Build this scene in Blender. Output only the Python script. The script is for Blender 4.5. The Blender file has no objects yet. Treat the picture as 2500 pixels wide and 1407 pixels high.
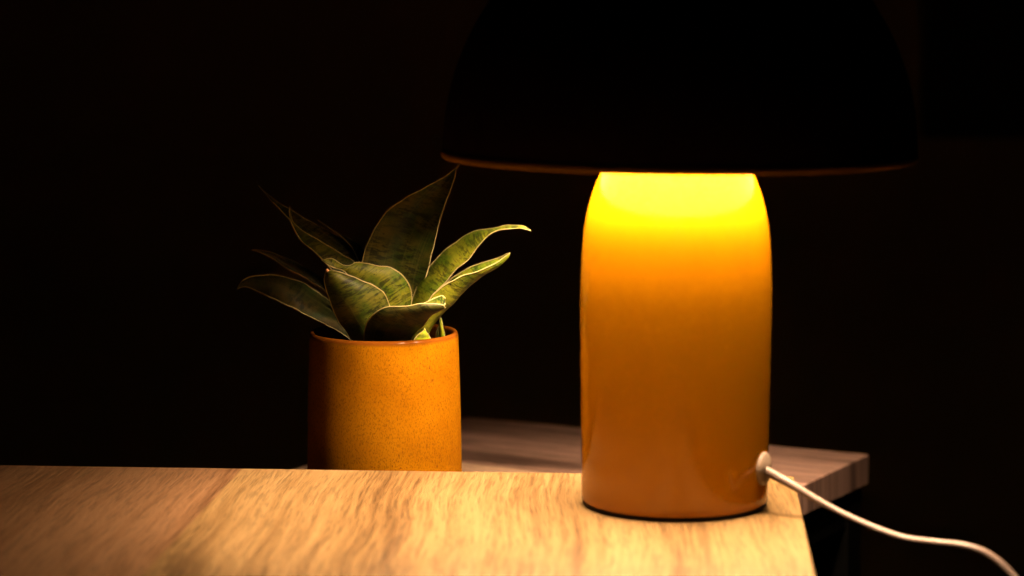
import bpy, bmesh, math, random
from mathutils import Vector, Matrix, noise as mnoise
R = math.radians
random.seed(4)
scene = bpy.context.scene
COL = scene.collection

# ------------------------------------------------------------------ camera
cam_d = bpy.data.cameras.new("camera")
cam = bpy.data.objects.new("camera", cam_d)
COL.objects.link(cam)
scene.camera = cam
cam_d.sensor_width = 36.0
cam_d.lens = 86.4
cam_d.clip_start = 0.05
cam_d.clip_end = 60.0
cam.location = (0.0, 0.0, 0.82)
cam.rotation_euler = (R(90 - 6.8757), 0, 0)
cam_d.dof.use_dof = True
cam_d.dof.focus_distance = 1.67
cam_d.dof.aperture_fstop = 4.6
cam_d.dof.aperture_blades = 0

# ------------------------------------------------------------------ world: an unlit room at night
world = bpy.data.worlds.new("World")
scene.world = world
world.use_nodes = True
bg = world.node_tree.nodes["Background"]
bg.inputs[0].default_value = (0.0, 0.0, 0.0, 1)
bg.inputs[1].default_value = 0.0

BULB_COLOR = (1.0, 0.69, 0.41)
BULB_STRENGTH = 1500.0
RING_Z = .323

scene.render.engine = "CYCLES"
cy = scene.cycles
cy.use_denoising = True
cy.denoiser = "OPENIMAGEDENOISE"
cy.max_bounces = 10
cy.diffuse_bounces = 7
cy.glossy_bounces = 5
cy.sample_clamp_indirect = 8.0
cy.caustics_reflective = False
cy.caustics_refractive = False
vs = scene.view_settings
vs.view_transform = "Standard"
vs.look = "None"
vs.exposure = 0.0
vs.gamma = 1.0
vs.use_curve_mapping = False

# ------------------------------------------------------------------ helpers
def empty(name, loc, rot=(0, 0, 0)):
    o = bpy.data.objects.new(name, None)
    COL.objects.link(o)
    o.empty_display_size = 0.05
    o.location = loc
    o.rotation_euler = rot
    return o

def tag(o, label=None, cat=None, group=None, kind=None):
    if label: o["label"] = label
    if cat: o["category"] = cat
    if group: o["group"] = group
    if kind: o["kind"] = kind
    return o

def link(name, me, mat, parent=None, smooth=True, loc=(0, 0, 0), rot=(0, 0, 0)):
    o = bpy.data.objects.new(name, me)
    COL.objects.link(o)
    o.location = loc
    o.rotation_euler = rot
    if parent: o.parent = parent
    if mat: me.materials.append(mat)
    if smooth:
        me.polygons.foreach_set("use_smooth", [True] * len(me.polygons))
    return o

def bm_mesh(name, bm):
    bmesh.ops.recalc_face_normals(bm, faces=bm.faces)
    me = bpy.data.meshes.new(name)
    bm.to_mesh(me)
    bm.free()
    return me

def box_mesh(name, x0, x1, y0, y1, z0, z1, bevel=0.0, seg=2):
    bm = bmesh.new()
    bmesh.ops.create_cube(bm, size=1.0)
    for v in bm.verts:
        v.co = Vector((x0 + (v.co.x + .5) * (x1 - x0), y0 + (v.co.y + .5) * (y1 - y0), z0 + (v.co.z + .5) * (z1 - z0)))
    if bevel:
        bmesh.ops.bevel(bm, geom=list(bm.edges), offset=bevel, segments=seg, profile=0.5, affect="EDGES")
    return bm_mesh(name, bm)

def catmull(pts, n):
    P = [Vector(p) for p in pts]
    P = [P[0] * 2 - P[1]] + P + [P[-1] * 2 - P[-2]]
    dense = []
    for i in range(1, len(P) - 2):
        a, b, c, d = P[i - 1], P[i], P[i + 1], P[i + 2]
        for k in range(16):
            t = k / 16
            dense.append(0.5 * ((2 * b) + (c - a) * t + (2 * a - 5 * b + 4 * c - d) * t * t + (3 * b - a - 3 * c + d) * t ** 3))
    dense.append(P[-2].copy())
    L = [0.0]
    for i in range(1, len(dense)):
        L.append(L[-1] + (dense[i] - dense[i - 1]).length)
    out, j = [], 0
    for k in range(n):
        s = L[-1] * k / (n - 1)
        while j < len(L) - 2 and L[j + 1] < s: j += 1
        w = (s - L[j]) / max(1e-9, L[j + 1] - L[j])
        out.append(dense[j].lerp(dense[j + 1], min(1, max(0, w))))
    return out

def lathe_mesh(name, prof, n=96, closed=False):
    """revolve (r, z) points; r = 0 makes a pole"""
    vs_, fs, rings = [], [], []
    for r, z in prof:
        if r < 1e-7:
            rings.append([len(vs_)]); vs_.append((0, 0, z))
        else:
            rings.append(list(range(len(vs_), len(vs_) + n)))
            for k in range(n):
                a = 2 * math.pi * k / n
                vs_.append((r * math.cos(a), r * math.sin(a), z))
    pairs = list(zip(rings[:-1], rings[1:]))
    if closed: pairs.append((rings[-1], rings[0]))
    for A, B in pairs:
        for k in range(n):
            k2 = (k + 1) % n
            if len(A) == 1 and len(B) == 1: continue
            if len(A) == 1: fs.append((A[0], B[k2], B[k]))
            elif len(B) == 1: fs.append((A[k], A[k2], B[0]))
            else: fs.append((A[k], A[k2], B[k2], B[k]))
    me = bpy.data.meshes.new(name)
    me.from_pydata(vs_, [], fs)
    bm = bmesh.new(); bm.from_mesh(me)
    bmesh.ops.recalc_face_normals(bm, faces=bm.faces)
    bm.to_mesh(me); bm.free()
    return me

def smooth_prof(pts, n):
    return [(max(0, p.x), p.y) for p in catmull([(a, b, 0) for a, b in pts], n)]

def tube_mesh(name, path, rad, sides=10, cap=True):
    """rad: number or list"""
    n = len(path)
    rr = rad if isinstance(rad, (list, tuple)) else [rad] * n
    vs_, fs = [], []
    nrm = None
    for i in range(n):
        t = (path[min(n - 1, i + 1)] - path[max(0, i - 1)])
        t = t.normalized() if t.length > 1e-9 else Vector((0, 0, 1))
        if nrm is None:
            nrm = t.orthogonal().normalized()
        nrm = (nrm - t * nrm.dot(t))
        nrm = nrm.normalized() if nrm.length > 1e-6 else t.orthogonal().normalized()
        b = t.cross(nrm)
        for k in range(sides):
            a = 2 * math.pi * k / sides
            vs_.append(path[i] + (nrm * math.cos(a) + b * math.sin(a)) * rr[i])
    for i in range(n - 1):
        for k in range(sides):
            k2 = (k + 1) % sides
            fs.append((i * sides + k, i * sides + k2, (i + 1) * sides + k2, (i + 1) * sides + k))
    if cap:
        fs.append(tuple(range(sides))[::-1])
        fs.append(tuple((n - 1) * sides + k for k in range(sides)))
    me = bpy.data.meshes.new(name)
    me.from_pydata([tuple(v) for v in vs_], [], fs)
    return me

# ------------------------------------------------------------------ materials
class NT:
    def __init__(self, name):
        self.m = bpy.data.materials.new(name)
        self.m.use_nodes = True
        self.t = self.m.node_tree
        self.b = self.t.nodes["Principled BSDF"]
    def n(self, kind, **kw):
        nd = self.t.nodes.new(kind)
        for k, v in kw.items():
            if k in nd.inputs: nd.inputs[k].default_value = v
            else: setattr(nd, k, v)
        return nd
    def l(self, a, b): self.t.links.new(a, b)
    def set(self, **kw):
        for k, v in kw.items():
            self.b.inputs[k.replace("_", " ")].default_value = v
    def coord(self, which="Object", scale=(1, 1, 1), loc=(0, 0, 0)):
        tc = self.n("ShaderNodeTexCoord"); mp = self.n("ShaderNodeMapping")
        mp.inputs["Scale"].default_value = scale
        mp.inputs["Location"].default_value = loc
        self.l(tc.outputs[which], mp.inputs["Vector"])
        return mp.outputs["Vector"]
    def noise(self, vec, scale, detail=4, rough=0.55, dist=0.0):
        nd = self.n("ShaderNodeTexNoise")
        nd.inputs["Scale"].default_value = scale
        nd.inputs["Detail"].default_value = detail
        nd.inputs["Roughness"].default_value = rough
        nd.inputs["Distortion"].default_value = dist
        if vec: self.l(vec, nd.inputs["Vector"])
        return nd.outputs["Fac"]
    def ramp(self, fac, stops):
        nd = self.n("ShaderNodeValToRGB")
        cr = nd.color_ramp
        while len(cr.elements) < len(stops): cr.elements.new(0.5)
        for e, (p, c) in zip(cr.elements, stops):
            e.position = p
            e.color = (c if isinstance(c, (tuple, list)) else (c, c, c)) + ((1,) if not (isinstance(c, tuple) and len(c) == 4) else ())
        self.l(fac, nd.inputs["Fac"])
        return nd.outputs["Color"]
    def mix(self, fac, a, b, mode="MIX"):
        nd = self.n("ShaderNodeMix", data_type="RGBA", blend_type=mode)
        for sock, v in ((nd.inputs["Factor"], fac), (nd.inputs["A"], a), (nd.inputs["B"], b)):
            pass
        ins = [s for s in nd.inputs if s.enabled]
        for sock, v in zip((nd.inputs[0], nd.inputs[6], nd.inputs[7]), (fac, a, b)):
            if hasattr(v, "links"): self.l(v, sock)
            elif isinstance(v, (int, float)): sock.default_value = v
            else: sock.default_value = tuple(v) + ((1,) if len(v) == 3 else ())
        return nd.outputs[2]
    def math(self, op, a, b=0.0):
        nd = self.n("ShaderNodeMath", operation=op)
        for sock, v in zip(nd.inputs, (a, b)):
            if hasattr(v, "links"): self.l(v, sock)
            else: sock.default_value = v
        return nd.outputs[0]
    def bump(self, h, strength=0.2, dist=0.001, normal=None):
        nd = self.n("ShaderNodeBump")
        nd.inputs["Strength"].default_value = strength
        nd.inputs["Distance"].default_value = dist
        self.l(h, nd.inputs["Height"])
        if normal: self.l(normal, nd.inputs["Normal"])
        return nd.outputs["Normal"]

def mat_plain(name, col, rough=0.5, metal=0.0, coat=0.0, var=0.0, vscale=60, bump=0.0, spec=.2):
    t = NT(name)
    t.set(Specular_IOR_Level=spec)
    t.set(Roughness=rough, Metallic=metal, Coat_Weight=coat)
    c = t.coord("Object")
    nz = t.noise(c, vscale, 5)
    lo = tuple(x * (1 - var) for x in col); hi = tuple(min(1, x * (1 + var)) for x in col)
    t.l(t.ramp(nz, [(0.3, lo), (0.7, hi)]), t.b.inputs["Base Color"])
    rr = t.ramp(nz, [(0.3, max(0, rough - .05)), (0.7, min(1, rough + .05))])
    t.l(rr, t.b.inputs["Roughness"])
    if bump:
        t.l(t.bump(nz, bump, 0.0005), t.b.inputs["Normal"])
    return t.m

def mat_wood(name, light, mid, dark, seed=0.0, fs=1.0):
    """oak print laminate, grain along local Y"""
    t = NT(name)
    base = t.coord("Object", loc=(seed, seed * 1.7, 0))
    # slow wander of the grain
    wv = t.n("ShaderNodeTexNoise"); wv.inputs["Scale"].default_value = 1.7; wv.inputs["Detail"].default_value = 2
    t.l(base, wv.inputs["Vector"])
    sub = t.n("ShaderNodeVectorMath", operation="SUBTRACT"); sub.inputs[1].default_value = (.5, .5, .5)
    t.l(wv.outputs["Color"], sub.inputs[0])
    scl = t.n("ShaderNodeVectorMath", operation="MULTIPLY"); scl.inputs[1].default_value = (.09, .0, .0)
    t.l(sub.outputs[0], scl.inputs[0])
    add = t.n("ShaderNodeVectorMath", operation="ADD")
    t.l(base, add.inputs[0]); t.l(scl.outputs[0], add.inputs[1])
    # staves: each about 18 cm wide, printed
    sx = t.n("ShaderNodeSeparateXYZ"); t.l(base, sx.inputs[0])
    sid = t.math("FLOOR", t.math("MULTIPLY", t.math("ADD", sx.outputs[0], STAVE_SHIFT), 1 / STAVE_W))
    tone_ = t.math("ADD", t.math("MULTIPLY", t.math("SINE", t.math("ADD", t.math("MULTIPLY", sid, 2.0), 4.429)), .5), .5)
    off = t.n("ShaderNodeCombineXYZ")
    t.l(t.math("MULTIPLY", tone_, 7.3), off.inputs[1])
    t.l(t.math("MULTIPLY", tone_, 3.1), off.inputs[0])
    add2 = t.n("ShaderNodeVectorMath", operation="ADD")
    t.l(add.outputs[0], add2.inputs[0]); t.l(off.outputs[0], add2.inputs[1])
    def scaled(s):
        m = t.n("ShaderNodeVectorMath", operation="MULTIPLY"); m.inputs[1].default_value = s
        t.l(add2.outputs[0], m.inputs[0]); return m.outputs[0]
    broad = t.noise(scaled((22 * fs, 1.6, 1)), 1.0, 3, .5)
    mids = t.noise(scaled((110 * fs, 3.6, 1)), 1.0, 4, .6)
    fine = t.noise(scaled((400 * fs, 14, 1)), 1.0, 3, .65)
    pores = t.noise(scaled((700 * fs, 40, 1)), 1.0, 2, .5)
    g = t.math("ADD", t.math("MULTIPLY", broad, .42), t.math("ADD", t.math("MULTIPLY", mids, .28), t.math("MULTIPLY", fine, .30)))
    c = t.ramp(g, [(0.40, dark), (0.485, mid), (0.57, light)])
    porem = t.ramp(pores, [(0.38, .48), (0.47, 1.0)])
    c = t.mix(.75, c, porem, "MULTIPLY")
    sv = t.ramp(tone_, [(0.0, (1.0, .86, 1.0)), (0.6, (1.0, .99, .97)), (1.0, (1.08, 1.06, 1.0))])
    c = t.mix(1.0, c, sv, "MULTIPLY")
    t.l(c, t.b.inputs["Base Color"])
    t.l(t.ramp(mids, [(0.3, .55), (0.7, .42)]), t.b.inputs["Roughness"])
    h = t.math("ADD", t.math("MULTIPLY", fine, .5), t.math("MULTIPLY", pores, .7))
    t.l(t.bump(h, .9, .0006), t.b.inputs["Normal"])
    t.set(Specular_IOR_Level=0.10)
    return t.m

def mat_enamel(name, col, rough=.35, coat=1.0, coat_rough=.06):
    t = NT(name)
    c = t.coord("Object")
    nz = t.noise(c, 14, 4)
    t.l(t.ramp(nz, [(.3, tuple(x * .96 for x in col)), (.7, col)]), t.b.inputs["Base Color"])
    t.set(Roughness=rough, Coat_Weight=coat, Coat_Roughness=coat_rough, Specular_IOR_Level=.0)
    smudge = t.noise(t.coord("Object", scale=(1, 1, .5)), 55, 6, .65)
    t.l(t.ramp(smudge, [(.35, coat_rough * .7), (.7, coat_rough * 2.4)]), t.b.inputs["Coat Roughness"])
    fine = t.noise(c, 900, 2)
    t.l(t.bump(fine, .04, .0003), t.b.inputs["Normal"])
    return t.m

def mat_pot():
    t = NT("glazed_ochre_stoneware")
    c = t.coord("Object")
    cs = t.coord("Object", scale=(1, 1, .55))
    cloud = t.noise(c, 26, 5, .6)
    col = t.ramp(cloud, [(.32, (.094, .0335, .0006)), (.62, (.120, .0465, .0009))])
    grain = t.noise(cs, 1100, 3, .7)
    col = t.mix(.85, col, t.ramp(grain, [(.34, .55), (.50, 1.0)]), "MULTIPLY")
    sp = t.noise(cs, 950, 2, .6)
    reg = t.noise(c, 60, 2)
    spm = t.math("MULTIPLY", t.ramp(sp, [(.62, 0.0), (.68, 1.0)]), t.ramp(reg, [(.35, .25), (.6, 1.0)]))
    col = t.mix(spm, col, (.0496, .0149, .0031))
    # the glaze breaks to a darker red brown over the sharp lip
    sz = t.n("ShaderNodeSeparateXYZ"); t.l(c, sz.inputs[0])
    lipn = t.math("ADD", sz.outputs[2], t.math("MULTIPLY", t.math("SUBTRACT", cloud, .5), .003))
    lip = t.ramp(t.math("MULTIPLY", t.math("SUBTRACT", lipn, .1295), 1 / .006), [(.15, 0.0), (.55, 1.0)])
    col = t.mix(lip, col, (.058, .017, .0015))
    t.l(col, t.b.inputs["Base Color"])
    t.set(Roughness=.42, Coat_Weight=.05, Coat_Roughness=.14, Specular_IOR_Level=.0)
    t.l(t.ramp(lip, [(0, .45), (1, .2)]), t.b.inputs["Roughness"])
    t.l(t.bump(t.noise(c, 300, 3), .12, .0005), t.b.inputs["Normal"])
    return t.m

def mat_leaf(name, green, olive, dark, banding=.6, seed=0):
    """mottled sansevieria blade: UV x across, y along (metres)"""
    t = NT(name)
    uv = t.coord("UV", loc=(seed * .37, seed * .91, 0))
    uvo = t.coord("Object", loc=(seed * .1, 0, 0))
    def scaled(s, v=uv):
        m = t.n("ShaderNodeVectorMath", operation="MULTIPLY"); m.inputs[1].default_value = s
        t.l(v, m.inputs[0]); return m.outputs[0]
    cloud = t.noise(scaled((60, 60, 1)), 1.0, 4, .6)
    col = t.ramp(cloud, [(.36, green), (.60, olive)])
    # cross bands with ragged edges
    band = t.noise(scaled((95, 330, 1)), 1.0, 5, .72, .6)
    bm_ = t.ramp(band, [(.47, 0.0), (.56, 1.0)])
    region = t.ramp(t.noise(scaled((45, 55, 1)), 1.0, 3, .6), [(.36, 0.0), (.54, 1.0)])
    m = t.math("MULTIPLY", t.math("MULTIPLY", bm_, region), banding)
    col = t.mix(m, col, dark)
    # long pale veins
    vein = t.noise(scaled((700, 9, 1)), 1.0, 2, .5)
    col = t.mix(t.math("MULTIPLY", t.ramp(vein, [(.55, 0.0), (.75, 1.0)]), .30), col, (.0744, .0713, .0279))
    # dark dots
    dots = t.ramp(t.noise(scaled((520, 420, 1)), 1.0, 2, .5), [(.66, 0.0), (.72, 1.0)])
    col = t.mix(t.math("MULTIPLY", dots, .8), col, dark)
    t.l(col, t.b.inputs["Base Color"])
    t.set(Roughness=.48, Specular_IOR_Level=.07, Subsurface_Weight=0.0)
    hh = t.math("ADD", t.math("MULTIPLY", vein, .6), t.math("MULTIPLY", band, .4))
    t.l(t.bump(hh, .25, .0006), t.b.inputs["Normal"])
    return t.m

STAVE_W = 0.1855
STAVE_SHIFT = 0.0
WOOD = mat_wood("oak_print_laminate", (.118, .0745, .0330), (.094, .0565, .0230), (.050, .0272, .0103))
WOOD2 = mat_wood("oak_print_laminate_sheen", (.29, .200, .150), (.175, .116, .084), (.050, .032, .023), 1.3, .7)  # same oak; grazing sheen put in as a paler, greyer colour
BLACK_METAL = mat_plain("black_powder_coated_steel", (.0015, .0014, .0013), .6, 0.0, 0.0, .15, 300, .05, .04)
YELLOW = mat_enamel("yellow_enamel", (.365, .141, .0013), .5, .7, .095)
SHADE_OUT = mat_enamel("enamel_darkened_unlit", (.030, .011, .005), .45, .15, .25)  # unlit darkness of the dome's outside is put into this colour
SHADE_RIM = mat_enamel("amber_enamel_rim", (.22, .11, .003), .4, .05, .3)
SHADE_IN = mat_plain("white_reflector_paint", (.14, .13, .11), .6, 0, 0, .02, 40)
STEM_BLOCK = mat_plain("dark_light_block", (.06, .03, .012), .5, 0, 0, .1, 60)
RUBBER = mat_plain("black_rubber", (.012, .010, .009), .7, 0, 0, .2, 200)
CREAM = mat_plain("cream_plastic", (.118, .083, .070), .42, 0, 0, .03, 80)
GROMMET = mat_plain("cream_plastic_lightened", (.185, .138, .105), .45, 0, 0, .03, 80)  # light missing on the outlet is put into a paler cream
BRASS = mat_plain("nickel_plated_steel", (.5, .47, .42), .3, 1.0, 0, .05, 90)
WALL = mat_plain("dark_brown_wall_paint", (.17, .122, .060), .8, 0, 0, .12, 5, .06, .1)
FLOOR = mat_plain("dark_floor_boards", (.03, .022, .016), .6, 0, 0, .2, 8, .05)
PANEL = mat_plain("black_panel_paint", (.004, .004, .004), .7, 0, 0, .1, 30)
POT = mat_pot()
SOIL = mat_plain("damp_potting_soil", (.022, .014, .009), .9, 0, 0, .6, 240, .8)
MARGIN = mat_plain("cream_leaf_margin", (.165, .138, .060), .5, 0, 0, .22, 220, 0, .15)
MARGIN_TAN = mat_plain("dry_tan_leaf_tip", (.22, .10, .04), .6, 0, 0, .3, 300)
bulbm = NT("glowing_frosted_glass")
bulbm.set(Base_Color=(.9, .85, .75, 1), Emission_Color=BULB_COLOR + (1,), Emission_Strength=BULB_STRENGTH)
BULB = bulbm.m

# ------------------------------------------------------------------ setting
TZ, RZ = 0.50, 0.45       # tops of the two tables
floor = link("floor", box_mesh("floor", -3, 3, -1.5, 2.95, -.05, 0), FLOOR, smooth=False); tag(floor, kind="structure")
wall = link("wall", box_mesh("wall", -3, 3, 2.952, 3.05, 0, 2.6), WALL, smooth=False); tag(wall, kind="structure")

# black panel hanging on the wall, right of the lamp
panel = empty("wall_panel", (0.789, 2.95, 0.647))
tag(panel, "black rectangular panel on the dark wall, upper right behind the lamp shade", "wall panel")
link("panel_board", box_mesh("panel_board", -.288, .288, -.022, -.003, .012, .488, .001), PANEL, panel, False)
for nm, a in (("frame_rail", (-.3, .3, -.03, 0, 0, .012)), ("frame_rail", (-.3, .3, -.03, 0, .488, .5)),
              ("frame_stile", (-.3, -.288, -.03, 0, .0125, .4875)), ("frame_stile", (.288, .3, -.03, 0, .0125, .4875))):
    link(nm, box_mesh(nm, *a, .001), PANEL, panel, False)

# ------------------------------------------------------------------ tables
def make_table(name, corner, rotz, w, d, top, thick, wood, label, tube, rail_h, grain_x, rails):
    """corner = back right corner of the top; local x runs left to right (0 at the right end is w), y away"""
    root = empty(name, (corner[0], corner[1], 0), (0, 0, rotz))
    tag(root, label, "table")
    if grain_x:      # grain runs along the back edge: turn the top's own axes
        me = box_mesh("tabletop", -d, 0, 0, w, top - thick, top, .0012, 2)
        link("tabletop", me, wood, root, False, rot=(0, 0, R(90)))
    else:
        link("tabletop", box_mesh("tabletop", -w, 0, -d, 0, top - thick, top, .0012, 2), wood, root, False)
    s = tube
    zt = top - thick - .0005
    for lx in (-w + .004, -.004 - s):
        for ly in (-d + .004, -.004 - s):
            link("leg", box_mesh("leg", lx, lx + s, ly, ly + s, .001, zt, .0015), BLACK_METAL, root, False)
    for kind in rails:
        if kind in ("back", "front"):
            y = -.004 - s + .002 if kind == "back" else -d + .006
            link("frame_rail", box_mesh("frame_rail", -w + .005 + s, -.005 - s, y, y + s - .004, zt - rail_h, zt, .0015), BLACK_METAL, root, False)
        else:
            x = -.002 - s if kind == "right" else -w + .006
            link("frame_rail", box_mesh("frame_rail", x, x + s - .004, -d + .005 + s, -.005 - s, zt - rail_h, zt, .0015), BLACK_METAL, root, False)
    return root

make_table("oak_table", (0.1878, 1.6087), R(-4.12), 1.10, .62, TZ, .022, WOOD,
           "oak topped table in front, carrying the yellow lamp", .028, .024, False, ("left", "right", "front"))
make_table("low_table", (0.2876, 1.9486), R(-28.6), .374, .56, RZ, .0242, WOOD2,
           "lower oak table with black legs behind, carrying the plant pot", .030, .030, True, ("back", "right", "left"))

# ------------------------------------------------------------------ lamp
lamp = empty("table_lamp", (0.1022, 1.521, TZ))
tag(lamp, "lit yellow table lamp with dark dome shade and white cord", "lamp")
body_p = [(.0, .0031), (.0577, .0031)]
body_p += smooth_prof([(.0584, .0039), (.0585, .010), (.0590, .06), (.0596, .12), (.0592, .148), (.0573, .174), (.0532, .193), (.0468, .2096), (.0400, .2215), (.0300, .2310), (.0150, .2355), (.0, .2362)], 60)
link("lamp_body", lathe_mesh("lamp_body", body_p, 128), YELLOW, lamp)
link("base_ring", lathe_mesh("base_ring", [(.050, .0004), (.0572, .0004), (.0573, .0012), (.0573, .0030), (.050, .0030)], 96, True), RUBBER, lamp)
# shade: dome, white inside
shade_root = empty("shade", (.001, 0, .2212), (0, R(.35), 0)); shade_root.parent = lamp
SR, SH, ST = .1462, .153, .0014
outp = [(SR * math.cos(a) ** .96, SH * math.sin(a)) for a in [R(90) * k / 44 for k in range(44)]] + [(0, SH)]
inp = [((SR - ST) * math.cos(a) ** .96, (SH - ST) * math.sin(a)) for a in [R(90) * k / 44 for k in range(44)]] + [(0, SH - ST)]
link("shade_dome", lathe_mesh("shade_dome", outp, 128), SHADE_OUT, shade_root)
link("reflector", lathe_mesh("reflector", inp, 128), SHADE_IN, shade_root)
rim = [(SR - .0007 + .0019 * math.cos(a), -.0010 + .0026 * math.sin(a)) for a in [2 * math.pi * k / 16 for k in range(16)]]
link("rim", lathe_mesh("rim", rim, 128, True), SHADE_RIM, shade_root)
# unseen column under the shade, thickened to block ring light from the left leaves, with a ring bulb clipped round it high in the dome
link("light_block_stem", lathe_mesh("light_block_stem", smooth_prof([(.0430, .2185), (.0455, .226), (.0460, .250), (.0460, .335), (.0465, .3510), (.0, .3515)], 30), 64), STEM_BLOCK, lamp)
tor = [(.068 + .007 * math.cos(a), RING_Z + .007 * math.sin(a)) for a in [2 * math.pi * k / 16 for k in range(16)]]
link("ring_bulb", lathe_mesh("ring_bulb", tor, 96, True), BULB, lamp)
for k in range(3):
    a = R(75 + 120 * k)
    ca, sa = math.cos(a), math.sin(a)
    link("bulb_clip", tube_mesh("bulb_clip", [Vector((r_ * ca, r_ * sa, RING_Z)) for r_ in (.0456, .052, .0615)], .0016, 8), BRASS, lamp)
# cable outlet and cord
GA = R(-25)
gx, gy = .0584 * math.cos(GA), .0584 * math.sin(GA)
gm = lathe_mesh("cable_grommet", [(0, -.004), (.0098, -.004), (.0106, -.001), (.0104, .0014), (.0090, .0027), (.0050, .0032), (.0042, .0038), (0, .0038)], 40)
link("cable_grommet", gm, GROMMET, lamp, True, (gx, gy, .0270), (0, R(90), GA))
CORD = [(0.0569,-0.0300,0.0279),(0.0704,-0.0391,0.0192),(0.0816,-0.0468,0.0134),(0.0966,-0.0572,0.0065),(0.1125,-0.0684,0.0008),(0.1281,-0.0796,-0.0032),(0.1368,-0.0860,-0.0040),(0.1498,-0.0956,-0.0036),(0.1626,-0.1052,-0.0031),(0.1732,-0.1132,-0.0049),(0.1816,-0.1196,-0.0098),(0.1890,-0.1252,-0.0170),(0.1963,-0.1308,-0.0258),(0.2027,-0.1356,-0.0367)]
cp = catmull([(gx - .003, gy + .001, .0284)] + CORD[1:], 160)
link("cord", tube_mesh("cord", cp, .0021, 14), CREAM, lamp)
sr = cp[2:42]
link("strain_relief", tube_mesh("strain_relief", sr, [.0032 - .0012 * k / len(sr) for k in range(len(sr))], 14), CREAM, lamp)

# ------------------------------------------------------------------ pot
PX, PYY, PH = -0.0895, 1.70, 0.1349
pot = empty("plant_pot", (PX, PYY, RZ))
tag(pot, "speckled ochre glazed cylindrical plant pot", "plant pot")
wall_p = [(0, .0006), (.046, .0006)]
wall_p += smooth_prof([(.052, .0016), (.0538, .006), (.0545, .015), (.0542, .04), (.0533, .085), (.0524, .118), (.0519, .1305), (.0513, .1340), (.0500, .1350), (.0487, .1340), (.0480, .1300), (.0478, .115), (.0478, .10)], 70)
wall_p += [(.0470, .02), (0, .015)]
link("pot_wall", lathe_mesh("pot_wall", wall_p, 128), POT, pot)
# soil: a lumpy disc inside
vs_, fs = [(0, 0, .121)], []
NR, NA = 14, 56
for i in range(1, NR + 1):
    for k in range(NA):
        a = 2 * math.pi * k / NA
        r = .0472 * i / NR
        p = Vector((r * math.cos(a), r * math.sin(a), 0))
        vs_.append((p.x, p.y, .1205 + .0022 * mnoise.noise(p * 180) + .0016 * mnoise.noise(p * 420)))
for k in range(NA): fs.append((0, 1 + k, 1 + (k + 1) % NA))
for i in range(NR - 1):
    for k in range(NA):
        k2 = (k + 1) % NA
        fs.append((1 + i * NA + k, 1 + (i + 1) * NA + k, 1 + (i + 1) * NA + k2, 1 + i * NA + k2))
me = bpy.data.meshes.new("soil"); me.from_pydata(vs_, [], fs)
link("soil", me, SOIL, pot)

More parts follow.
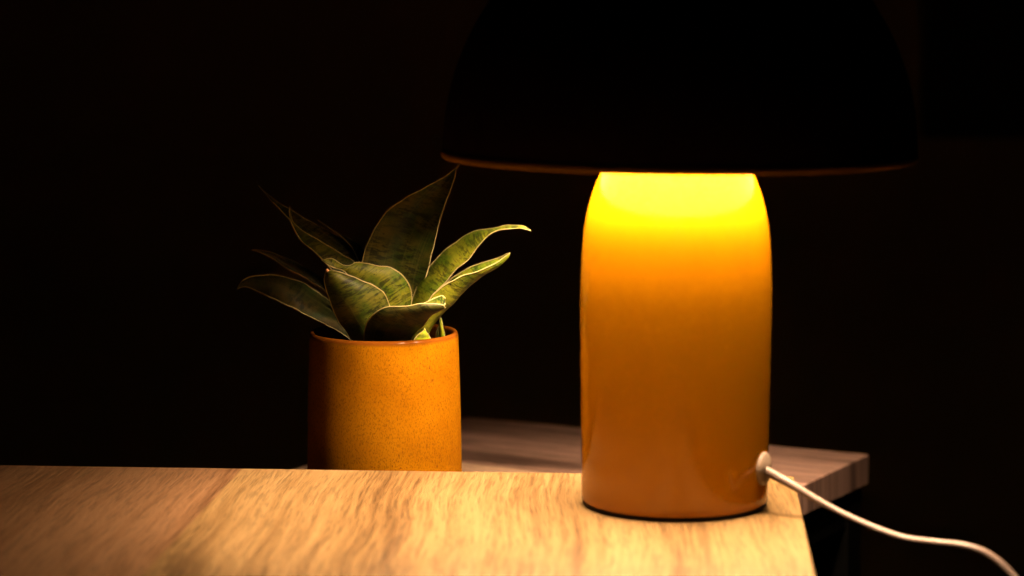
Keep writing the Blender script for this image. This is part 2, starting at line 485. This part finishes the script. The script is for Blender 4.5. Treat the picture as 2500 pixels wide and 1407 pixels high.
# ------------------------------------------------------------------ plant: left edge, right edge, middle line (pot coordinates, metres)
TIP_LEAF = 5
LEAVES = [
  # A
  ([(0.0036,0.0120,0.1175),(-0.0068,0.0100,0.1387),(-0.0144,0.0100,0.1590),(-0.0167,0.0120,0.1747),(-0.0136,0.0140,0.1892),(-0.0090,0.0160,0.2006),(0.0006,0.0210,0.2154),(0.0131,0.0260,0.2251),(0.0274,0.0300,0.2323),(0.0400,0.0340,0.2389),(0.0460,0.0370,0.2431),(0.0492,0.0390,0.2455),(0.0535,0.0410,0.2500)],
   [(0.0131,0.0120,0.1175),(0.0176,0.0100,0.1387),(0.0250,0.0080,0.1593),(0.0316,0.0100,0.1795),(0.0333,0.0120,0.1874),(0.0367,0.0160,0.2023),(0.0394,0.0200,0.2129),(0.0420,0.0240,0.2215),(0.0465,0.0300,0.2320),(0.0490,0.0340,0.2389),(0.0498,0.0360,0.2423),(0.0503,0.0390,0.2455),(0.0535,0.0410,0.2500)],
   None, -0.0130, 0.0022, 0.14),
  # B
  ([(0.0135,0.0040,0.1187),(0.0143,0.0080,0.1390),(0.0183,0.0100,0.1524),(0.0223,0.0120,0.1631),(0.0277,0.0130,0.1720),(0.0332,0.0130,0.1801),(0.0405,0.0120,0.1883),(0.0494,0.0100,0.1957),(0.0584,0.0060,0.2021),(0.0693,0.0000,0.2059),(0.0790,-0.0060,0.2081),(0.0870,-0.0100,0.2102),(0.0969,-0.0140,0.2100),(0.1025,-0.0170,0.2066)],
   [(0.0216,-0.0060,0.1202),(0.0251,-0.0060,0.1380),(0.0283,-0.0060,0.1467),(0.0355,-0.0060,0.1607),(0.0443,-0.0070,0.1709),(0.0498,-0.0080,0.1781),(0.0586,-0.0100,0.1855),(0.0655,-0.0110,0.1941),(0.0714,-0.0120,0.2008),(0.0768,-0.0130,0.2054),(0.0816,-0.0140,0.2069),(0.0875,-0.0150,0.2079),(0.0952,-0.0160,0.2085),(0.1025,-0.0170,0.2066)],
   None, 0.0010, 0.0022, 0.85),
  # C
  ([(0.0144,-0.0180,0.1220),(0.0204,-0.0240,0.1377),(0.0254,-0.0280,0.1490),(0.0323,-0.0310,0.1596),(0.0371,-0.0320,0.1656),(0.0433,-0.0330,0.1711),(0.0504,-0.0340,0.1752),(0.0590,-0.0340,0.1783),(0.0680,-0.0340,0.1811),(0.0750,-0.0340,0.1844),(0.0811,-0.0340,0.1881),(0.0856,-0.0340,0.1915),(0.0884,-0.0340,0.1932)],
   [(0.0265,0.0000,0.1193),(0.0309,0.0000,0.1372),(0.0352,0.0000,0.1531),(0.0425,-0.0020,0.1663),(0.0471,-0.0040,0.1717),(0.0543,-0.0070,0.1769),(0.0623,-0.0110,0.1816),(0.0683,-0.0150,0.1840),(0.0720,-0.0180,0.1855),(0.0769,-0.0220,0.1874),(0.0817,-0.0270,0.1896),(0.0856,-0.0310,0.1923),(0.0884,-0.0340,0.1932)],
   [(0.0243,-0.0160,0.1217),(0.0301,-0.0190,0.1355),(0.0358,-0.0200,0.1442),(0.0438,-0.0210,0.1529),(0.0484,-0.0220,0.1570),(0.0540,-0.0230,0.1637),(0.0597,-0.0240,0.1695),(0.0653,-0.0250,0.1741),(0.0716,-0.0270,0.1789),(0.0772,-0.0290,0.1822),(0.0817,-0.0310,0.1852),(0.0867,-0.0330,0.1897),(0.0884,-0.0340,0.1932)], 0.0000, 0.0022, 0.75),
  # D
  ([(-0.0127,-0.0240,0.1228),(-0.0121,-0.0280,0.1331),(-0.0108,-0.0343,0.1402),(-0.0086,-0.0428,0.1473),(-0.0048,-0.0500,0.1527),(0.0004,-0.0540,0.1569),(0.0069,-0.0560,0.1591),(0.0145,-0.0580,0.1596),(0.0225,-0.0590,0.1606),(0.0289,-0.0590,0.1614),(0.0343,-0.0580,0.1616),(0.0393,-0.0570,0.1612),(0.0426,-0.0565,0.1600),(0.0448,-0.0560,0.1583)],
   [(0.0189,-0.0220,0.1225),(0.0196,-0.0260,0.1294),(0.0209,-0.0290,0.1338),(0.0233,-0.0323,0.1377),(0.0263,-0.0371,0.1414),(0.0293,-0.0417,0.1449),(0.0319,-0.0453,0.1482),(0.0343,-0.0487,0.1512),(0.0363,-0.0512,0.1532),(0.0383,-0.0530,0.1545),(0.0403,-0.0540,0.1558),(0.0420,-0.0550,0.1567),(0.0436,-0.0555,0.1574),(0.0448,-0.0560,0.1583)],
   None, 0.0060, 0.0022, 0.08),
  # D2
  ([(0.0203,-0.0530,0.1579),(0.0259,-0.0530,0.1593),(0.0314,-0.0520,0.1614),(0.0357,-0.0500,0.1631),(0.0396,-0.0490,0.1646),(0.0427,-0.0490,0.1655),(0.0444,-0.0510,0.1640)],
   [(0.0219,-0.0570,0.1590),(0.0274,-0.0580,0.1605),(0.0330,-0.0580,0.1613),(0.0376,-0.0570,0.1612),(0.0415,-0.0570,0.1609),(0.0437,-0.0570,0.1603),(0.0445,-0.0560,0.1616)],
   None, -0.0010, 0.0014, 0.40),
  # E
  ([(-0.0157,-0.0120,0.1211),(-0.0236,-0.0200,0.1357),(-0.0300,-0.0270,0.1466),(-0.0344,-0.0320,0.1572),(-0.0365,-0.0360,0.1661),(-0.0376,-0.0390,0.1729),(-0.0380,-0.0410,0.1777),(-0.0373,-0.0420,0.1803),(-0.0358,-0.0430,0.1815)],
   [(0.0155,-0.0100,0.1208),(0.0115,-0.0140,0.1391),(0.0057,-0.0200,0.1548),(0.0021,-0.0260,0.1638),(-0.0008,-0.0290,0.1672),(-0.0065,-0.0330,0.1711),(-0.0132,-0.0370,0.1747),(-0.0205,-0.0400,0.1781),(-0.0286,-0.0430,0.1813),(-0.0333,-0.0430,0.1824),(-0.0358,-0.0430,0.1815)],
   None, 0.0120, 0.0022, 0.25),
  # F
  ([(-0.0020,-0.0020,0.1196),(-0.0102,-0.0060,0.1438),(-0.0155,-0.0100,0.1586),(-0.0195,-0.0130,0.1676),(-0.0235,-0.0160,0.1750),(-0.0270,-0.0180,0.1795),(-0.0333,-0.0200,0.1818),(-0.0372,-0.0210,0.1836),(-0.0399,-0.0220,0.1857),(-0.0410,-0.0220,0.1868)],
   [(0.0136,0.0000,0.1193),(0.0180,0.0010,0.1457),(0.0196,0.0000,0.1591),(0.0185,-0.0020,0.1660),(0.0152,-0.0040,0.1719),(0.0108,-0.0060,0.1768),(0.0052,-0.0080,0.1801),(-0.0017,-0.0100,0.1815),(-0.0101,-0.0120,0.1834),(-0.0183,-0.0130,0.1844),(-0.0207,-0.0150,0.1829),(-0.0259,-0.0170,0.1826),(-0.0305,-0.0160,0.1850),(-0.0336,-0.0160,0.1870),(-0.0365,-0.0180,0.1878),(-0.0410,-0.0220,0.1868)],
   None, 0.0040, 0.0022, 0.62),
  # G
  ([(-0.0039,0.0060,0.1184),(-0.0198,0.0122,0.1472),(-0.0313,0.0140,0.1672),(-0.0417,0.0120,0.1819),(-0.0475,0.0100,0.1882),(-0.0551,0.0090,0.1943),(-0.0598,0.0080,0.2002),(-0.0631,0.0070,0.2060),(-0.0650,0.0070,0.2112),(-0.0658,0.0070,0.2178),(-0.0655,0.0070,0.2224)],
   [(0.0075,0.0080,0.1181),(-0.0029,0.0182,0.1464),(-0.0132,0.0240,0.1660),(-0.0221,0.0240,0.1809),(-0.0290,0.0240,0.1853),(-0.0366,0.0220,0.1904),(-0.0462,0.0200,0.1961),(-0.0557,0.0170,0.2022),(-0.0614,0.0140,0.2074),(-0.0639,0.0110,0.2111),(-0.0650,0.0080,0.2168),(-0.0655,0.0070,0.2224)],
   None, -0.0020, 0.0022, 0.32),
  # H
  ([(-0.0015,0.0160,0.1169),(-0.0207,0.0258,0.1512),(-0.0324,0.0300,0.1712),(-0.0455,0.0330,0.1884),(-0.0587,0.0360,0.1998),(-0.0705,0.0390,0.2111),(-0.0764,0.0410,0.2174),(-0.0827,0.0430,0.2234),(-0.0875,0.0450,0.2287),(-0.0913,0.0460,0.2330)],
   [(0.0069,0.0220,0.1161),(-0.0038,0.0374,0.1556),(-0.0126,0.0400,0.1788),(-0.0220,0.0420,0.1898),(-0.0302,0.0430,0.1947),(-0.0430,0.0440,0.2016),(-0.0559,0.0450,0.2085),(-0.0661,0.0460,0.2143),(-0.0748,0.0460,0.2196),(-0.0847,0.0460,0.2269),(-0.0913,0.0460,0.2330)],
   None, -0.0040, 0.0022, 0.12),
  # I
  ([(0.0023,0.0260,0.1155),(-0.0121,0.0300,0.1624),(-0.0223,0.0330,0.1869),(-0.0311,0.0360,0.1968),(-0.0399,0.0380,0.2031),(-0.0459,0.0400,0.2070),(-0.0489,0.0410,0.2089)],
   [(0.0079,0.0300,0.1149),(-0.0036,0.0340,0.1649),(-0.0153,0.0380,0.1873),(-0.0259,0.0410,0.1949),(-0.0373,0.0420,0.2018),(-0.0446,0.0420,0.2062),(-0.0489,0.0410,0.2089)],
   None, -0.0020, 0.0022, 0.00),
  # J
  ([(-0.0095,0.0040,0.1187),(-0.0260,0.0184,0.1434),(-0.0409,0.0264,0.1585),(-0.0552,0.0250,0.1680),(-0.0663,0.0230,0.1749),(-0.0751,0.0220,0.1805),(-0.0827,0.0210,0.1853),(-0.0886,0.0200,0.1880),(-0.0941,0.0200,0.1894)],
   [(0.0003,0.0080,0.1181),(-0.0182,0.0324,0.1445),(-0.0332,0.0400,0.1589),(-0.0438,0.0380,0.1662),(-0.0477,0.0360,0.1693),(-0.0573,0.0330,0.1758),(-0.0651,0.0300,0.1805),(-0.0745,0.0260,0.1850),(-0.0829,0.0230,0.1883),(-0.0887,0.0210,0.1896),(-0.0941,0.0200,0.1894)],
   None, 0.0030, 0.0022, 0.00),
  # K
  ([(-0.0131,-0.0080,0.1205),(-0.0302,-0.0057,0.1345),(-0.0502,-0.0038,0.1449),(-0.0675,-0.0012,0.1532),(-0.0803,0.0021,0.1594),(-0.0879,0.0040,0.1624),(-0.0941,0.0040,0.1650),(-0.0987,0.0040,0.1652),(-0.1024,0.0040,0.1638)],
   [(-0.0034,-0.0020,0.1196),(-0.0199,0.0114,0.1386),(-0.0346,0.0173,0.1500),(-0.0436,0.0196,0.1564),(-0.0485,0.0200,0.1604),(-0.0560,0.0170,0.1657),(-0.0638,0.0140,0.1695),(-0.0733,0.0110,0.1719),(-0.0847,0.0080,0.1731),(-0.0943,0.0060,0.1713),(-0.0998,0.0040,0.1684),(-0.1024,0.0040,0.1638)],
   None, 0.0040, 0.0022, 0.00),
  # S1
  ([(0.0388,0.0100,0.1178),(0.0383,0.0100,0.1300),(0.0380,0.0100,0.1358),(0.0383,0.0100,0.1396),(0.0392,0.0110,0.1435)],
   [(0.0429,0.0080,0.1181),(0.0421,0.0080,0.1309),(0.0412,0.0080,0.1361),(0.0401,0.0100,0.1402),(0.0392,0.0110,0.1435)],
   None, 0.0020, 0.0015, 2.20),
  # S2
  ([(0.0352,0.0140,0.1172),(0.0359,0.0140,0.1295),(0.0368,0.0140,0.1338),(0.0376,0.0140,0.1362),(0.0388,0.0140,0.1382)],
   [(0.0410,0.0140,0.1172),(0.0405,0.0140,0.1295),(0.0399,0.0140,0.1338),(0.0394,0.0140,0.1362),(0.0388,0.0140,0.1382)],
   None, 0.0020, 0.0015, 0.35),
  # S3
  ([(0.0204,-0.0240,0.1228),(0.0219,-0.0260,0.1311),(0.0247,-0.0260,0.1351),(0.0276,-0.0260,0.1379),(0.0295,-0.0260,0.1402)],
   [(0.0352,-0.0200,0.1223),(0.0336,-0.0220,0.1311),(0.0320,-0.0240,0.1348),(0.0306,-0.0250,0.1375),(0.0295,-0.0260,0.1402)],
   None, 0.0040, 0.0015, 1.40),
]

plant = empty("snake_plant", (PX, PYY, RZ))
tag(plant, "dwarf snake plant with mottled green leaves and cream edges, in the ochre pot", "plant")

def leaf_meshes(L, Rr, M, bulge, thick, n=56, m=13):
    a, b = catmull(L, n), catmull(Rr, n)
    for k in range(6, n - 3):                     # edges are never quite even
        a[k] = a[k] + Vector((mnoise.noise(a[k] * 110), 0, mnoise.noise(a[k] * 110 + Vector((5, 0, 0))))) * .0007
        b[k] = b[k] + Vector((mnoise.noise(b[k] * 110), 0, mnoise.noise(b[k] * 110 + Vector((5, 0, 0))))) * .0007
    if M: mid = catmull(M, n)
    else:
        w0 = max((p - q).length for p, q in zip(a, b))
        mid = [(p + q) / 2 + Vector((0, -1, 0)) * bulge * min(1.0, ((p - q).length / w0)) for p, q in zip(a, b)]
    grid = []
    for i in range(n):
        row = []
        c = mid[i] * 2 - (a[i] + b[i]) / 2          # control point so that the section passes through mid
        for j in range(m):
            s = j / (m - 1)
            p = a[i] * (1 - s) ** 2 + c * 2 * s * (1 - s) + b[i] * s * s
            p = p + Vector((0, 1, .3)) * (.0006 * mnoise.noise(p * 60)) * math.sin(math.pi * s)
            row.append(p)
        grid.append(row)
    nor = []
    for i in range(n):
        nr = []
        for j in range(m):
            du = grid[min(n - 1, i + 1)][j] - grid[max(0, i - 1)][j]
            dv = grid[i][min(m - 1, j + 1)] - grid[i][max(0, j - 1)]
            v = du.cross(dv)
            nr.append(v.normalized() if v.length > 1e-12 else (nr[-1] if nr else Vector((0, 1, 0))))
        nor.append(nr)
    verts, faces, uvs = [], [], []
    lens = [0.0]
    for i in range(1, n): lens.append(lens[-1] + (mid[i] - mid[i - 1]).length)
    for side in (0, 1):
        for i in range(n):
            wd = (a[i] - b[i]).length
            for j in range(m):
                s = j / (m - 1)
                tt = thick * min(1.0, wd / .012) * (1 - abs(2 * s - 1) ** 2.5) ** .8 * .5
                verts.append(grid[i][j] + nor[i][j] * (tt if side == 0 else -tt))
                uvs.append(((s - .5) * max(wd, .008) + side * .21, lens[i]))
    off = n * m
    for i in range(n - 1):
        for j in range(m - 1):
            q = (i * m + j, (i + 1) * m + j, (i + 1) * m + j + 1, i * m + j + 1)
            faces.append(q)
            faces.append(tuple(off + k for k in q[::-1]))
    me = bpy.data.meshes.new("leaf")
    me.from_pydata([tuple(v) for v in verts], [], faces)
    uvl = me.uv_layers.new(name="UVMap")
    for lp in me.loops: uvl.data[lp.index].uv = uvs[lp.vertex_index]
    rad = [max(.00018, .00038 * min(1, (a[i] - b[i]).length / .006) + .00012 * mnoise.noise(a[i] * 150)) for i in range(n)]
    k0 = n // 9
    ma = tube_mesh("leaf_margin", a[k0:], rad[k0:], 8)
    mb = tube_mesh("leaf_margin", b[k0:], rad[k0:], 8)
    return me, ma, mb

for idx, (L, Rr, M, bulge, thick, tone) in enumerate(LEAVES):  # tone also paints shade into dim leaves and light into bright ones
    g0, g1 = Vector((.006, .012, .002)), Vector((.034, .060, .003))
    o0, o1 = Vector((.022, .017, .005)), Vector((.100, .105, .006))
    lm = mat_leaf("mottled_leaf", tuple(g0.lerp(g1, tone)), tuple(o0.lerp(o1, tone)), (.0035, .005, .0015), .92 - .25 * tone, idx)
    me, ma, mb = leaf_meshes(L, Rr, M, bulge, thick)
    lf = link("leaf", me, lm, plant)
    link("leaf_margin", ma, MARGIN, lf)
    link("leaf_margin", mb, MARGIN, lf)
    if idx == TIP_LEAF:                       # the one with a dried stub of a tip
        e = Vector(L[-1])
        tp = [e + Vector((.0006, 0, -.0012)), e + Vector((.0002, -.0002, 0)), e + Vector((-.0004, -.0002, .0010)), e + Vector((-.0010, 0, .0012))]
        link("leaf_tip", tube_mesh("leaf_tip", tp, [.0008, .0012, .0011, .0005], 10), MARGIN_TAN, lf)
